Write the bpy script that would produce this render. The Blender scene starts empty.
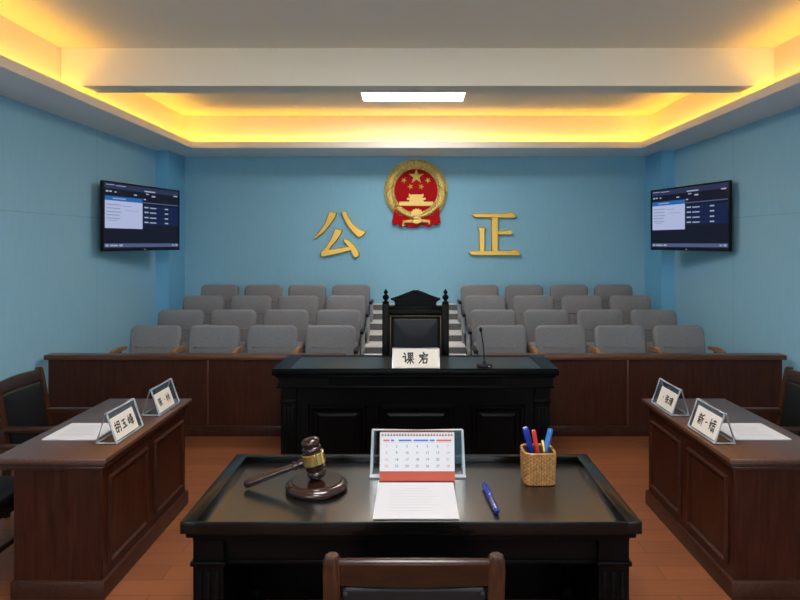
import bpy, bmesh, math, random
from mathutils import Vector, Matrix
random.seed(7)
PI = math.pi
scene = bpy.context.scene
COL = scene.collection

# ------------------------------------------------------------------ materials
def new_mat(name):
    m = bpy.data.materials.new(name); m.use_nodes = True
    nt = m.node_tree
    return m, nt, nt.nodes['Principled BSDF']

def plain(name, col, rough=0.5, metal=0.0, coat=0.0, spec=0.5, bump=0.0, bscale=60.0, vary=0.0, vscale=8.0):
    m, nt, b = new_mat(name)
    b.inputs['Base Color'].default_value = (*col, 1)
    b.inputs['Roughness'].default_value = rough
    b.inputs['Metallic'].default_value = metal
    b.inputs['Specular IOR Level'].default_value = spec
    if coat:
        b.inputs['Coat Weight'].default_value = coat
        b.inputs['Coat Roughness'].default_value = 0.12
    tc = nt.nodes.new('ShaderNodeTexCoord')
    if vary:
        n = nt.nodes.new('ShaderNodeTexNoise'); n.inputs['Scale'].default_value = vscale
        n.inputs['Detail'].default_value = 4
        r = nt.nodes.new('ShaderNodeValToRGB')
        r.color_ramp.elements[0].position = 0.3; r.color_ramp.elements[1].position = 0.7
        r.color_ramp.elements[0].color = tuple(c*(1-vary) for c in col)+(1,)
        r.color_ramp.elements[1].color = tuple(min(1, c*(1+vary)) for c in col)+(1,)
        nt.links.new(tc.outputs['Object'], n.inputs['Vector'])
        nt.links.new(n.outputs['Fac'], r.inputs['Fac'])
        nt.links.new(r.outputs['Color'], b.inputs['Base Color'])
    if bump:
        n2 = nt.nodes.new('ShaderNodeTexNoise'); n2.inputs['Scale'].default_value = bscale
        n2.inputs['Detail'].default_value = 3
        bp = nt.nodes.new('ShaderNodeBump'); bp.inputs['Strength'].default_value = bump
        bp.inputs['Distance'].default_value = 0.01
        nt.links.new(tc.outputs['Object'], n2.inputs['Vector'])
        nt.links.new(n2.outputs['Fac'], bp.inputs['Height'])
        nt.links.new(bp.outputs['Normal'], b.inputs['Normal'])
    return m

def wood(name, c1, c2, rough=0.35, stretch=(1, 1, 12), scale=6.0, coat=0.2, spec=0.5):
    """grain stretched along the axis whose factor is smallest"""
    m, nt, b = new_mat(name)
    tc = nt.nodes.new('ShaderNodeTexCoord'); mp = nt.nodes.new('ShaderNodeMapping')
    mp.inputs['Scale'].default_value = stretch
    n = nt.nodes.new('ShaderNodeTexNoise'); n.inputs['Scale'].default_value = scale
    n.inputs['Detail'].default_value = 6; n.inputs['Distortion'].default_value = 0.6
    r = nt.nodes.new('ShaderNodeValToRGB')
    r.color_ramp.elements[0].position = 0.35; r.color_ramp.elements[1].position = 0.68
    r.color_ramp.elements[0].color = (*c1, 1); r.color_ramp.elements[1].color = (*c2, 1)
    nt.links.new(tc.outputs['Object'], mp.inputs['Vector'])
    nt.links.new(mp.outputs['Vector'], n.inputs['Vector'])
    nt.links.new(n.outputs['Fac'], r.inputs['Fac'])
    nt.links.new(r.outputs['Color'], b.inputs['Base Color'])
    b.inputs['Roughness'].default_value = rough
    b.inputs['Specular IOR Level'].default_value = spec
    b.inputs['Coat Weight'].default_value = coat
    b.inputs['Coat Roughness'].default_value = 0.25
    return m

def emis(name, col, s, base=(0, 0, 0)):
    m, nt, b = new_mat(name)
    b.inputs['Base Color'].default_value = (*base, 1)
    b.inputs['Emission Color'].default_value = (*col, 1)
    b.inputs['Emission Strength'].default_value = s
    b.inputs['Roughness'].default_value = 0.4
    b.inputs['Specular IOR Level'].default_value = 0.12
    return m

def wall_mat(name, col, seam_axis, seam_at, pitch, seam_z=None):
    m, nt, b = new_mat(name)
    N, L = nt.nodes, nt.links
    tc = N.new('ShaderNodeTexCoord')
    mp = N.new('ShaderNodeMapping'); mp.inputs['Scale'].default_value = (14, 14, 1.2)
    n = N.new('ShaderNodeTexNoise'); n.inputs['Scale'].default_value = 3.0; n.inputs['Detail'].default_value = 5
    r = N.new('ShaderNodeValToRGB')
    r.color_ramp.elements[0].position = 0.3; r.color_ramp.elements[1].position = 0.7
    r.color_ramp.elements[0].color = tuple(c*0.97 for c in col)+(1,)
    r.color_ramp.elements[1].color = tuple(c*1.03 for c in col)+(1,)
    L.new(tc.outputs['Object'], mp.inputs['Vector']); L.new(mp.outputs['Vector'], n.inputs['Vector'])
    L.new(n.outputs['Fac'], r.inputs['Fac'])
    sx = N.new('ShaderNodeSeparateXYZ'); L.new(tc.outputs['Object'], sx.inputs['Vector'])
    def line(sock, at, pitch):
        a = N.new('ShaderNodeMath'); a.operation = 'SUBTRACT'; a.inputs[1].default_value = at
        L.new(sock, a.inputs[0])
        p = N.new('ShaderNodeMath'); p.operation = 'PINGPONG'; p.inputs[1].default_value = pitch/2
        L.new(a.outputs[0], p.inputs[0])
        c = N.new('ShaderNodeMath'); c.operation = 'LESS_THAN'; c.inputs[1].default_value = 0.004
        L.new(p.outputs[0], c.inputs[0])
        return c.outputs[0]
    l1 = line(sx.outputs[seam_axis], seam_at, pitch)
    mul = N.new('ShaderNodeMixRGB'); mul.blend_type = 'MULTIPLY'
    mul.inputs['Color2'].default_value = (0.72, 0.74, 0.76, 1)
    if seam_z is not None:
        l2 = line(sx.outputs[2], seam_z, 4.0)
        mx = N.new('ShaderNodeMath'); mx.operation = 'MAXIMUM'
        L.new(l1, mx.inputs[0]); L.new(l2, mx.inputs[1]); l1 = mx.outputs[0]
    L.new(l1, mul.inputs['Fac']); L.new(r.outputs['Color'], mul.inputs['Color1'])
    L.new(mul.outputs['Color'], b.inputs['Base Color'])
    b.inputs['Roughness'].default_value = 0.75
    b.inputs['Specular IOR Level'].default_value = 0.25
    w = N.new('ShaderNodeTexNoise'); w.inputs['Scale'].default_value = 120
    bp = N.new('ShaderNodeBump'); bp.inputs['Strength'].default_value = 0.06; bp.inputs['Distance'].default_value = 0.01
    L.new(tc.outputs['Object'], w.inputs['Vector']); L.new(w.outputs['Fac'], bp.inputs['Height'])
    L.new(bp.outputs['Normal'], b.inputs['Normal'])
    return m

def floor_mat():
    m, nt, b = new_mat('plank_floor')
    N, L = nt.nodes, nt.links
    tc = N.new('ShaderNodeTexCoord')
    br = N.new('ShaderNodeTexBrick')
    br.inputs['Scale'].default_value = 1.0
    br.inputs['Brick Width'].default_value = 1.5; br.inputs['Row Height'].default_value = 0.16
    br.inputs['Mortar Size'].default_value = 0.003; br.inputs['Mortar Smooth'].default_value = 0.1
    br.inputs['Color1'].default_value = (0.260, 0.088, 0.035, 1)
    br.inputs['Color2'].default_value = (0.205, 0.067, 0.027, 1)
    br.inputs['Mortar'].default_value = (0.10, 0.032, 0.014, 1)
    L.new(tc.outputs['Object'], br.inputs['Vector'])
    mp = N.new('ShaderNodeMapping'); mp.inputs['Scale'].default_value = (1.5, 22, 1)
    n = N.new('ShaderNodeTexNoise'); n.inputs['Scale'].default_value = 3; n.inputs['Detail'].default_value = 6
    L.new(tc.outputs['Object'], mp.inputs['Vector']); L.new(mp.outputs['Vector'], n.inputs['Vector'])
    r = N.new('ShaderNodeValToRGB')
    r.color_ramp.elements[0].color = (0.72, 0.68, 0.64, 1); r.color_ramp.elements[1].color = (1.2, 1.2, 1.2, 1)
    L.new(n.outputs['Fac'], r.inputs['Fac'])
    mul = N.new('ShaderNodeMixRGB'); mul.blend_type = 'MULTIPLY'; mul.inputs['Fac'].default_value = 1
    L.new(br.outputs['Color'], mul.inputs['Color1']); L.new(r.outputs['Color'], mul.inputs['Color2'])
    L.new(mul.outputs['Color'], b.inputs['Base Color'])
    b.inputs['Roughness'].default_value = 0.42
    b.inputs['Specular IOR Level'].default_value = 0.4
    return m

def pane_mat(name, tint=(0.85, 0.92, 0.96), fac=0.12):
    m, nt, b = new_mat(name)
    N, L = nt.nodes, nt.links
    t = N.new('ShaderNodeBsdfTransparent'); t.inputs['Color'].default_value = (*tint, 1)
    g = N.new('ShaderNodeBsdfGlossy'); g.inputs['Roughness'].default_value = 0.05
    mx = N.new('ShaderNodeMixShader'); mx.inputs['Fac'].default_value = fac
    L.new(t.outputs[0], mx.inputs[1]); L.new(g.outputs[0], mx.inputs[2])
    L.new(mx.outputs[0], N['Material Output'].inputs['Surface'])
    return m

def lip_mat():
    m, nt, b = new_mat('translucent_cove_lip')
    N, L = nt.nodes, nt.links
    b.inputs['Base Color'].default_value = (0.82, 0.78, 0.72, 1); b.inputs['Roughness'].default_value = 0.6
    t = N.new('ShaderNodeBsdfTranslucent'); t.inputs['Color'].default_value = (0.9, 0.85, 0.78, 1)
    mx = N.new('ShaderNodeMixShader'); mx.inputs['Fac'].default_value = 0.07
    L.new(b.outputs[0], mx.inputs[1]); L.new(t.outputs[0], mx.inputs[2])
    L.new(mx.outputs[0], N['Material Output'].inputs['Surface'])
    return m

BLUE = (0.262, 0.520, 0.675)
M = {}
M['wall_side'] = wall_mat('blue_wall_covering_side', (0.290, 0.565, 0.750), 1, 7.63, 3.2, 2.31)
M['wall_back'] = wall_mat('blue_wall_covering_back', BLUE, 0, 30.0, 80.0)
M['pillar'] = plain('blue_pillar_paint', (0.18, 0.49, 0.74), 0.6, bump=0.03)
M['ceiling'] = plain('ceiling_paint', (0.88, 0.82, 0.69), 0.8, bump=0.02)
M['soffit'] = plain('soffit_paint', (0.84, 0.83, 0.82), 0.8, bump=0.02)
M['lip'] = lip_mat()
M['floor'] = floor_mat()
M['led_warm'] = emis('warm_cove_led', (1.0, 0.52, 0.035), 13.0)
M['led_white'] = emis('white_led_panel', (1.0, 0.97, 0.95), 30.0)
M['lamp_frame'] = plain('white_lamp_frame', (0.8, 0.8, 0.8), 0.4)
M['maple'] = wood('mahogany_table', (0.024, 0.0056, 0.0026), (0.050, 0.0132, 0.0060), 0.36, (6, 6, 0.6), 7, 0.0, 0.2)
M['maple_top'] = wood('mahogany_tabletop', (0.060, 0.026, 0.017), (0.095, 0.042, 0.028), 0.34, (8, 0.7, 6), 7, 0.25)
M['partition'] = wood('dark_red_partition', (0.032, 0.0092, 0.0050), (0.058, 0.0172, 0.0092), 0.40, (8, 6, 0.6), 6, 0.0, 0.18)
M['cap'] = wood('partition_cap_rail', (0.072, 0.026, 0.013), (0.115, 0.043, 0.022), 0.32, (0.6, 8, 8), 6, 0.1, 0.35)
M['base'] = wood('red_baseboard', (0.09, 0.030, 0.015), (0.14, 0.048, 0.022), 0.35, (0.6, 8, 8), 5, 0.2)
M['chairwood'] = wood('brown_chair_wood', (0.026, 0.0085, 0.0035), (0.060, 0.0205, 0.008), 0.30, (6, 6, 1.2), 9, 0.1, 0.3)
M['black_wood'] = wood('black_lacquer_wood', (0.0009, 0.0009, 0.0010), (0.0016, 0.0016, 0.0017), 0.34, (1, 8, 8), 5, 0.0, 0.10)
M['black_tray'] = wood('black_desk_leather_wood', (0.0050, 0.0048, 0.0048), (0.0080, 0.0076, 0.0076), 0.24, (1, 12, 8), 5, 0.6, 0.7)
M['black_rim'] = wood('black_polished_rim', (0.0010, 0.0009, 0.0009), (0.0018, 0.0017, 0.0016), 0.24, (1, 8, 8), 5, 0.08, 0.32)
M['judge_top'] = wood('black_writing_surface', (0.014, 0.0135, 0.013), (0.020, 0.019, 0.0185), 0.30, (1, 12, 8), 5, 0.0, 0.30)
M['leather'] = plain('black_leather', (0.007, 0.0075, 0.009), 0.42, spec=0.28, bump=0.15, bscale=90)
M['fabric'] = plain('grey_woven_fabric', (0.205, 0.207, 0.220), 0.95, spec=0.15, bump=0.35, bscale=160, vary=0.10, vscale=60)
M['arm_wood'] = wood('light_arm_wood', (0.22, 0.095, 0.028), (0.36, 0.165, 0.055), 0.35, (8, 1, 8), 6, 0.3)
M['dark_metal'] = plain('dark_grey_metal', (0.045, 0.047, 0.055), 0.4, 0.4)
M['grey_metal'] = plain('light_grey_metal', (0.36, 0.36, 0.37), 0.4, 0.3)
M['tread'] = plain('pale_grey_stair_tread', (0.62, 0.61, 0.59), 0.6, bump=0.02)
M['riser'] = plain('grey_stair_riser', (0.12, 0.12, 0.125), 0.7)
M['carpet'] = plain('grey_carpet', (0.10, 0.10, 0.11), 0.95, bump=0.2, bscale=200)
M['gold'] = plain('brass_gold', (0.66, 0.38, 0.075), 0.28, 0.7, bump=0.05, bscale=20)
M['gold_relief'] = plain('gold_relief', (0.78, 0.50, 0.15), 0.36, 0.35, bump=0.9, bscale=70, vary=0.55, vscale=55)
M['gold_light'] = plain('pale_gold', (0.84, 0.58, 0.17), 0.35, 0.25)
M['star_gold'] = plain('bright_star_gold', (0.95, 0.66, 0.14), 0.35, 0.15)
M['red'] = plain('emblem_red', (0.44, 0.002, 0.004), 0.5, spec=0.08)
M['brass'] = plain('polished_brass', (0.80, 0.54, 0.17), 0.22, 0.85)
M['gavel'] = wood('dark_polished_gavel_wood', (0.012, 0.0036, 0.0022), (0.032, 0.0100, 0.0056), 0.17, (5, 5, 1), 9, 0.35)
M['acrylic'] = plain('polished_acrylic_edge', (0.46, 0.50, 0.54), 0.2, 0.15)
M['pane'] = pane_mat('clear_acrylic_pane')
M['card'] = plain('cream_card', (0.71, 0.65, 0.57), 0.7)
M['paper'] = plain('white_paper', (0.64, 0.64, 0.67), 0.7)
M['doc_paper'] = plain('printed_document_paper', (0.47, 0.47, 0.495), 0.7)
M['ink'] = plain('black_ink', (0.02, 0.018, 0.018), 0.7)
M['grey_ink'] = plain('pale_grey_print', (0.40, 0.40, 0.43), 0.7)
M['red_ink'] = plain('red_print', (0.72, 0.10, 0.06), 0.6)
M['blue_ink'] = plain('blue_print', (0.07, 0.13, 0.62), 0.6)
M['cal_red'] = plain('orange_red_board', (0.55, 0.090, 0.050), 0.55)
M['wire'] = plain('binding_wire', (0.55, 0.16, 0.12), 0.3, 0.2)
M['blue_pen'] = plain('blue_plastic', (0.009, 0.034, 0.32), 0.22, coat=0.5)
M['navy_pen'] = plain('dark_blue_plastic', (0.007, 0.020, 0.15), 0.22, coat=0.5)
M['sky_pen'] = plain('mid_blue_plastic', (0.025, 0.13, 0.42), 0.25, coat=0.5)
M['red_pen'] = plain('red_plastic', (0.62, 0.035, 0.025), 0.3, coat=0.4)
M['wicker'] = plain('woven_wicker', (0.34, 0.160, 0.045), 0.55, vary=0.35, vscale=45)
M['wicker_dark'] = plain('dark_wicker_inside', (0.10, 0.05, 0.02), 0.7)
M['black_plastic'] = plain('black_plastic', (0.005, 0.005, 0.006), 0.4, spec=0.25)
M['tv_screen'] = emis('screen_navy', (0.0070, 0.0085, 0.021), 0.6, (0.002, 0.002, 0.003))
M['tv_white'] = emis('screen_white_window', (0.42, 0.48, 0.70), 0.62)
M['tv_blue'] = emis('screen_blue_bar', (0.02, 0.13, 0.42), 0.6)
M['tv_row'] = emis('screen_blue_rows', (0.008, 0.017, 0.068), 0.6)
M['tv_bar'] = emis('screen_grey_bar', (0.085, 0.115, 0.24), 0.55)
M['tv_txt'] = emis('screen_pale_text', (0.36, 0.41, 0.52), 0.6)
M['tv_txt2'] = emis('screen_dark_text', (0.24, 0.28, 0.46), 0.62)

# ------------------------------------------------------------------ mesh helpers
def add_box(bm, x0, x1, y0, y1, z0, z1, bev=0.0, seg=2):
    r = bmesh.ops.create_cube(bm, size=1.0)
    vs = r['verts']
    for v in vs:
        v.co = Vector((x0+(v.co.x+.5)*(x1-x0), y0+(v.co.y+.5)*(y1-y0), z0+(v.co.z+.5)*(z1-z0)))
    if bev:
        es = list({e for v in vs for e in v.link_edges})
        bmesh.ops.bevel(bm, geom=es, offset=bev, segments=seg, profile=0.5, affect='EDGES', clamp_overlap=True)
    return bm

def box(*a, **k):
    return add_box(bmesh.new(), *a, **k)

def frame_for(d):
    d = d.normalized()
    up = Vector((0, 0, 1)) if abs(d.z) < 0.95 else Vector((0, 1, 0))
    a = d.cross(up).normalized(); b = a.cross(d).normalized()
    return a, b

def add_lathe(bm, prof, seg=32, origin=(0, 0, 0), axis=(0, 0, 1)):
    """prof: (radius, height) pairs along the axis"""
    o = Vector(origin); d = Vector(axis).normalized(); a, b = frame_for(d)
    rings = []
    for r, h in prof:
        if r < 1e-6:
            rings.append([bm.verts.new(o+d*h)])
        else:
            rings.append([bm.verts.new(o+d*h+(a*math.cos(t)+b*math.sin(t))*r)
                          for t in (2*PI*i/seg for i in range(seg))])
    for p, q in zip(rings, rings[1:]):
        if len(p) == 1 and len(q) == 1: continue
        for i in range(seg):
            j = (i+1) % seg
            if len(p) == 1: bm.faces.new((p[0], q[i], q[j]))
            elif len(q) == 1: bm.faces.new((p[i], p[j], q[0]))
            else: bm.faces.new((p[i], p[j], q[j], q[i]))
    for ring in (rings[0], rings[-1]):
        if len(ring) > 1:
            bm.faces.new(ring)
    return bm

def add_tube(bm, pts, r, seg=10):
    pts = [Vector(p) for p in pts]
    rad = r if isinstance(r, (list, tuple)) else [r]*len(pts)
    rings = []
    a = None
    for i, p in enumerate(pts):
        d = (pts[min(i+1, len(pts)-1)]-pts[max(i-1, 0)]).normalized()
        if a is None: a, b = frame_for(d)
        else:
            a = (a-d*a.dot(d)).normalized(); b = d.cross(a)
        rings.append([bm.verts.new(p+(a*math.cos(t)+b*math.sin(t))*rad[i]) for t in (2*PI*k/seg for k in range(seg))])
    for p, q in zip(rings, rings[1:]):
        for i in range(seg):
            j = (i+1) % seg
            bm.faces.new((p[i], p[j], q[j], q[i]))
    bm.faces.new(rings[0]); bm.faces.new(rings[-1])
    return bm

def add_prism(bm, poly, y0, y1, inset=0.0, rise=0.0):
    """poly in (x, z); extruded along y from y0 (back) to y1 (front); front face inset to a bevel"""
    back = [bm.verts.new((x, y0, z)) for x, z in poly]
    front = [bm.verts.new((x, y1, z)) for x, z in poly]
    n = len(poly)
    for i in range(n):
        j = (i+1) % n
        bm.faces.new((back[i], back[j], front[j], front[i]))
    bm.faces.new(back)
    f = bm.faces.new(front)
    if inset:
        bmesh.ops.recalc_face_normals(bm, faces=bm.faces[:])
        bmesh.ops.inset_region(bm, faces=[f], thickness=inset, depth=0.0, use_even_offset=True)
        for v in f.verts: v.co.y += rise
    return bm

def add_rpanel(bm, w, h, t, rc, re, cx=0, cy=0, cz=0, n=6, m=4, puff=0.0):
    """upholstered panel: rounded-rectangle outline in xz, thickness t in y, soft edges re"""
    def outline(ins):
        r = max(rc-ins, 0.002); hw = w/2-ins; hh = h/2-ins
        pts = []
        for qx, qz, a0 in ((1, 1, 0), (-1, 1, 90), (-1, -1, 180), (1, -1, 270)):
            for k in range(n+1):
                a = math.radians(a0+90*k/n)
                pts.append((qx*(hw-r)+r*math.cos(a), qz*(hh-r)+r*math.sin(a)))
        return pts
    layers = []
    for k in range(m+1):
        a = PI/2*k/m
        layers.append((re*(1-math.sin(a)), -t/2+re*(1-math.cos(a))))
    L = layers + [(i, -y) for i, y in reversed(layers)]
    rings = []
    for ins, y in L:
        rings.append([bm.verts.new((cx+x, cy+y, cz+z)) for x, z in outline(ins)])
    for p, q in zip(rings, rings[1:]):
        c = len(p)
        for i in range(c):
            j = (i+1) % c
            bm.faces.new((p[i], p[j], q[j], q[i]))
    for ring, s in ((rings[0], -1), (rings[-1], 1)):
        prev = ring
        if puff:
            for fsc, d in ((0.75, 0.6), (0.4, 0.95)):
                nr = []
                for v in prev:
                    base = ring[prev.index(v)].co
                    nr.append(bm.verts.new((cx+(base.x-cx)*fsc, base.y+s*puff*d, cz+(base.z-cz)*fsc)))
                for i in range(len(nr)):
                    j = (i+1) % len(nr)
                    bm.faces.new((prev[i], prev[j], nr[j], nr[i]))
                prev = nr
        bm.faces.new(prev)
    return bm

def rot_x(bm, ang, pivot, verts=None):
    bmesh.ops.rotate(bm, verts=verts or bm.verts[:], cent=Vector(pivot), matrix=Matrix.Rotation(ang, 3, 'X'))
    return bm

def obj(name, bm, mat, parent=None, smooth=35, label=None):
    bmesh.ops.recalc_face_normals(bm, faces=bm.faces[:])
    me = bpy.data.meshes.new(name); bm.to_mesh(me); bm.free()
    if smooth:
        me.shade_smooth() if hasattr(me, 'shade_smooth') else None
        me.set_sharp_from_angle(angle=math.radians(smooth))
    mats = mat if isinstance(mat, (list, tuple)) else [mat]
    for m in mats: me.materials.append(m)
    o = bpy.data.objects.new(name, me); COL.objects.link(o)
    if parent: o.parent = parent
    if label: o['label'] = label
    return o

def thing(name, label, cat, loc=(0, 0, 0), rz=0.0, group=None):
    o = bpy.data.objects.new(name, None); COL.objects.link(o)
    o.location = loc; o.rotation_euler = (0, 0, rz); o.empty_display_size = 0.1
    o['label'] = label; o['category'] = cat
    if group: o['group'] = group
    return o

def tag(o, label, cat, group=None):
    o['label'] = label; o['category'] = cat
    if group: o['group'] = group
    return o

def struct(name, bm, mat, smooth=0):
    o = obj(name, bm, mat, None, smooth); o['kind'] = 'structure'
    return o

def children(o): return [c for c in bpy.data.objects if c.parent == o]
def dup(o, parent=None):
    c = o.copy(); COL.objects.link(c)
    if parent is not None: c.parent = parent
    for ch in children(o): dup(ch, c)
    return c

# ------------------------------------------------------------------ room
XL, XR, YB, YF = -3.90, 3.93, 10.0, -2.2
ZS, ZC = 3.395, 3.90                       # soffit underside, upper ceiling
LX, RX, LY = -3.275, 3.36, 9.10            # inner edge of the soffit
WLX, WRX, WLY = -3.445, 3.51, 9.25         # recess walls
FY, WFY = -1.3, -1.45
struct('floor', box(XL-.2, XR+.2, YF-.2, YB+.2, -.1, 0), M['floor'])
struct('wall_left', box(XL-.2, XL, YF-.2, YB+.2, 0, 4.1), M['wall_side'])
struct('wall_right', box(XR, XR+.2, YF-.2, YB+.2, 0, 4.1), M['wall_side'])
struct('wall_back', box(XL, XR, YB, YB+.2, 0, 4.1), M['wall_back'])
# entrance-end wall, with two unseen windows added behind the camera for frontal fill light
ADDED_WINS = [(-3.2, -.7), (.7, 3.2)]; WZ0, WZ1 = .95, 2.95
bm = bmesh.new()
add_box(bm, XL, XR, YF-.2, YF, 0, WZ0); add_box(bm, XL, XR, YF-.2, YF, WZ1, 4.1)
for xa, xb in ((XL, -3.2), (-.7, .7), (3.2, XR)):
    add_box(bm, xa, xb, YF-.2, YF, WZ0, WZ1)
struct('wall_front', bm, M['wall_back'])
for n, (xa, xb) in enumerate(ADDED_WINS):
    bm = bmesh.new()
    for p in ((xa, xa+.06, WZ0, WZ1), (xb-.06, xb, WZ0, WZ1), (xa+.06, xb-.06, WZ0, WZ0+.06), (xa+.06, xb-.06, WZ1-.06, WZ1), ((xa+xb)/2-.03, (xa+xb)/2+.03, WZ0+.06, WZ1-.06)):
        add_box(bm, p[0], p[1], YF-.14, YF-.06, p[2], p[3])
    f = struct('window_%d' % (n+1), bm, M['lamp_frame'])
    obj('pane', box(xa+.05, xb-.05, YF-.105, YF-.099, WZ0+.05, WZ1-.05), M['pane'], f, 0)
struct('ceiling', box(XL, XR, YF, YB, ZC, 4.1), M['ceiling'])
struct('wall_pillar_left', box(XL, -3.70, 9.35, YB, 0, ZS), M['pillar'])
struct('wall_pillar_right', box(3.73, XR, 9.35, YB, 0, ZS), M['pillar'])
# soffit ring: bottom board and solid outer block up to the ceiling
def ring(name, x0, x1, y0, y1, X0, X1, Y0, Y1, z0, z1, mat):
    bm = bmesh.new()
    add_box(bm, X0, x0, Y0, Y1, z0, z1); add_box(bm, x1, X1, Y0, Y1, z0, z1)
    add_box(bm, x0, x1, y1, Y1, z0, z1); add_box(bm, x0, x1, Y0, y0, z0, z1)
    return struct(name, bm, mat)
ring('ceiling_soffit', LX, RX, FY, LY, XL, XR, YF, YB, ZS, ZS+.02, M['soffit'])
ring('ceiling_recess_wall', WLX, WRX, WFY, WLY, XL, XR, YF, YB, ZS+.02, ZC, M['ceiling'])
ring('trim_1', LX+.012, RX-.012, FY+.012, LY-.012, LX, RX, FY, LY, ZS, ZS+.092, M['lip'])
bm = box(WLX, WRX, 6.04, 6.32, 3.53, ZC, bev=.004, seg=1)
struct('ceiling_beam', bm, M['ceiling'])
# warm LED strips lying in the cove pocket
bm = bmesh.new()
zs = ZS+.024
add_box(bm, LX-.085, LX-.050, FY, LY, zs, zs+.012)
add_box(bm, RX+.050, RX+.085, FY, LY, zs, zs+.012)
add_box(bm, LX, RX, LY+.050, LY+.085, zs, zs+.012)
struct('trim_2', bm, M['led_warm'])
# baseboards
struct('baseboard_left', box(XL, XL+.018, YF, 6.36, 0, .12, bev=.004), M['base'])
struct('baseboard_right', box(XR-.018, XR, YF, 6.36, 0, .12, bev=.004), M['base'])

# ceiling lamps
M['led_white_dim'] = emis('white_led_panel_soft', (1.0, 0.97, 0.95), 16.0)
def ceiling_lamp(cx, cy, label, mat='led_white'):
    t = thing('ceiling_lamp', label, 'ceiling light', (cx, cy, ZC))
    w, d = .66, .32
    f = bmesh.new()
    add_box(f, -w, -w+.015, -d, d, -.035, 0); add_box(f, w-.015, w, -d, d, -.035, 0)
    add_box(f, -w+.015, w-.015, -d, -d+.015, -.035, 0); add_box(f, -w+.015, w-.015, d-.015, d, -.035, 0)
    obj('frame', f, M['lamp_frame'], t, 0)
    obj('diffuser', box(-w+.015, w-.015, -d+.015, d-.015, -.032, -.006), M[mat], t, 0)
    return t
ceiling_lamp(-.01, 7.85, 'bright white rectangular LED panel on the ceiling behind the beam', 'led_white_dim')
ceiling_lamp(-.01, 3.0, 'white rectangular LED panel on the ceiling above the near desk, in front of the beam')  # out-of-view lamp added to brighten the room
ceiling_lamp(-.01, -.3, 'white rectangular LED panel on the ceiling nearest the entrance end')  # second unseen lamp, also added for brightness

# ------------------------------------------------------------------ audience tiers and aisle stairs
rows = [(7.06, 1.055), (7.81, 1.156), (8.66, 1.262), (9.39, 1.364)]
CH = 0.82
def tier(name, x0, x1):
    bm = bmesh.new()
    prev = [6.66, 7.36, 8.18, 8.98, YB]
    for i, (y, zt) in enumerate(rows):
        add_box(bm, x0, x1, prev[i], prev[i+1], 0, zt-CH)
    struct(name, bm, M['carpet'])
tier('floor_tier_left', XL, -.66); tier('floor_tier_right', .69, XR)
steps = [(6.66, .09), (6.97, .18), (7.28, .27), (7.59, .36), (7.85, .45), (8.02, .537), (8.20, .630), (8.63, .724), (9.09, .827), (9.50, .926), (9.93, 1.023)]
bmt, bmr = bmesh.new(), bmesh.new()
for i, (y, z) in enumerate(steps):
    y1 = steps[i+1][0] if i+1 < len(steps) else YB
    add_box(bmr, -.655, .685, y, y1, 0, z-.012)
    add_box(bmt, -.655, .685, y-.003, y1, z-.012, z)
so = struct('stair_risers', bmr, M['riser']); st = struct('stair_treads', bmt, M['tread'])

# ------------------------------------------------------------------ audience chairs
def audience_chair(arm_side, aisle):
    """origin on the tier under the back cushion, facing -y"""
    root = thing('audience_chair', 'x', 'chair', (0, 0, 0))
    W = .575
    bm = bmesh.new()
    add_rpanel(bm, W, .47, .10, .075, .035, 0, 0, CH-.235, puff=.012)
    add_tube(bm, [(-W*.36, -.059, CH-.25), (-W*.2, -.063, CH-.25), (W*.2, -.063, CH-.25), (W*.36, -.059, CH-.25)], .007, 8)
    rot_x(bm, math.radians(-9), (0, 0, CH-.47))
    dz = CH-max(v.co.z for v in bm.verts)
    bmesh.ops.translate(bm, verts=bm.verts[:], vec=(0, 0, dz))
    obj('backrest', bm, M['fabric'], root, 50)
    bm = bmesh.new()
    add_rpanel(bm, W-.03, .46, .11, .06, .03, 0, 0, 0, puff=.01)
    bmesh.ops.rotate(bm, verts=bm.verts[:], cent=(0, 0, 0), matrix=Matrix.Rotation(PI/2, 3, 'X'))
    bmesh.ops.translate(bm, verts=bm.verts[:], vec=(0, -.27, .375))
    obj('seat', bm, M['fabric'], root, 50)
    s = arm_side
    xs = s*.33
    bm = bmesh.new()
    pts = [(xs, .00, .545), (xs, -.12, .560), (xs, -.26, .560), (xs, -.34, .545)]
    for p, q in zip(pts, pts[1:]):
        pass
    prof = [(.0, .59), (-.15, .605), (-.28, .600), (-.335, .580), (-.345, .565), (-.33, .552), (.0, .555)]
    vsl = [[bm.verts.new((xs+dx, y, z)) for y, z in prof] for dx in (-.024, .024)]
    for i in range(len(prof)):
        j = (i+1) % len(prof)
        bm.faces.new((vsl[0][i], vsl[0][j], vsl[1][j], vsl[1][i]))
    bm.faces.new(vsl[0]); bm.faces.new(vsl[1])
    bmesh.ops.bevel(bm, geom=bm.edges[:], offset=.006, segments=2, affect='EDGES')
    obj('armrest', bm, M['arm_wood'], root, 40, 'light wooden armrest')
    def leg(xc, mat, lab=None):
        bm = bmesh.new()
        add_box(bm, xc-.018, xc+.018, -.30, -.02, 0, .03, bev=.004)
        add_box(bm, xc-.016, xc+.016, -.20, -.12, .03, .56, bev=.004)
        add_box(bm, xc-.016, xc+.016, -.24, .03, .30, .36, bev=.004)
        return obj('leg', bm, mat, root, 30, lab)
    leg(xs, M['dark_metal'])
    if aisle:
        xa = -s*.325
        leg(xa, M['grey_metal'], 'pale grey metal end leg on the aisle')
        bm = box(xa-.024, xa+.024, -.34, .02, .562, .600, bev=.008)
        obj('armrest', bm, M['black_plastic'], root, 40, 'black armrest on the aisle')
        bm = box(xa-.012, xa+.012, -.06, .04, .36, .565, bev=.004)
        obj('bracket', bm, M['grey_metal'], root, 30)
    return root
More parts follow.
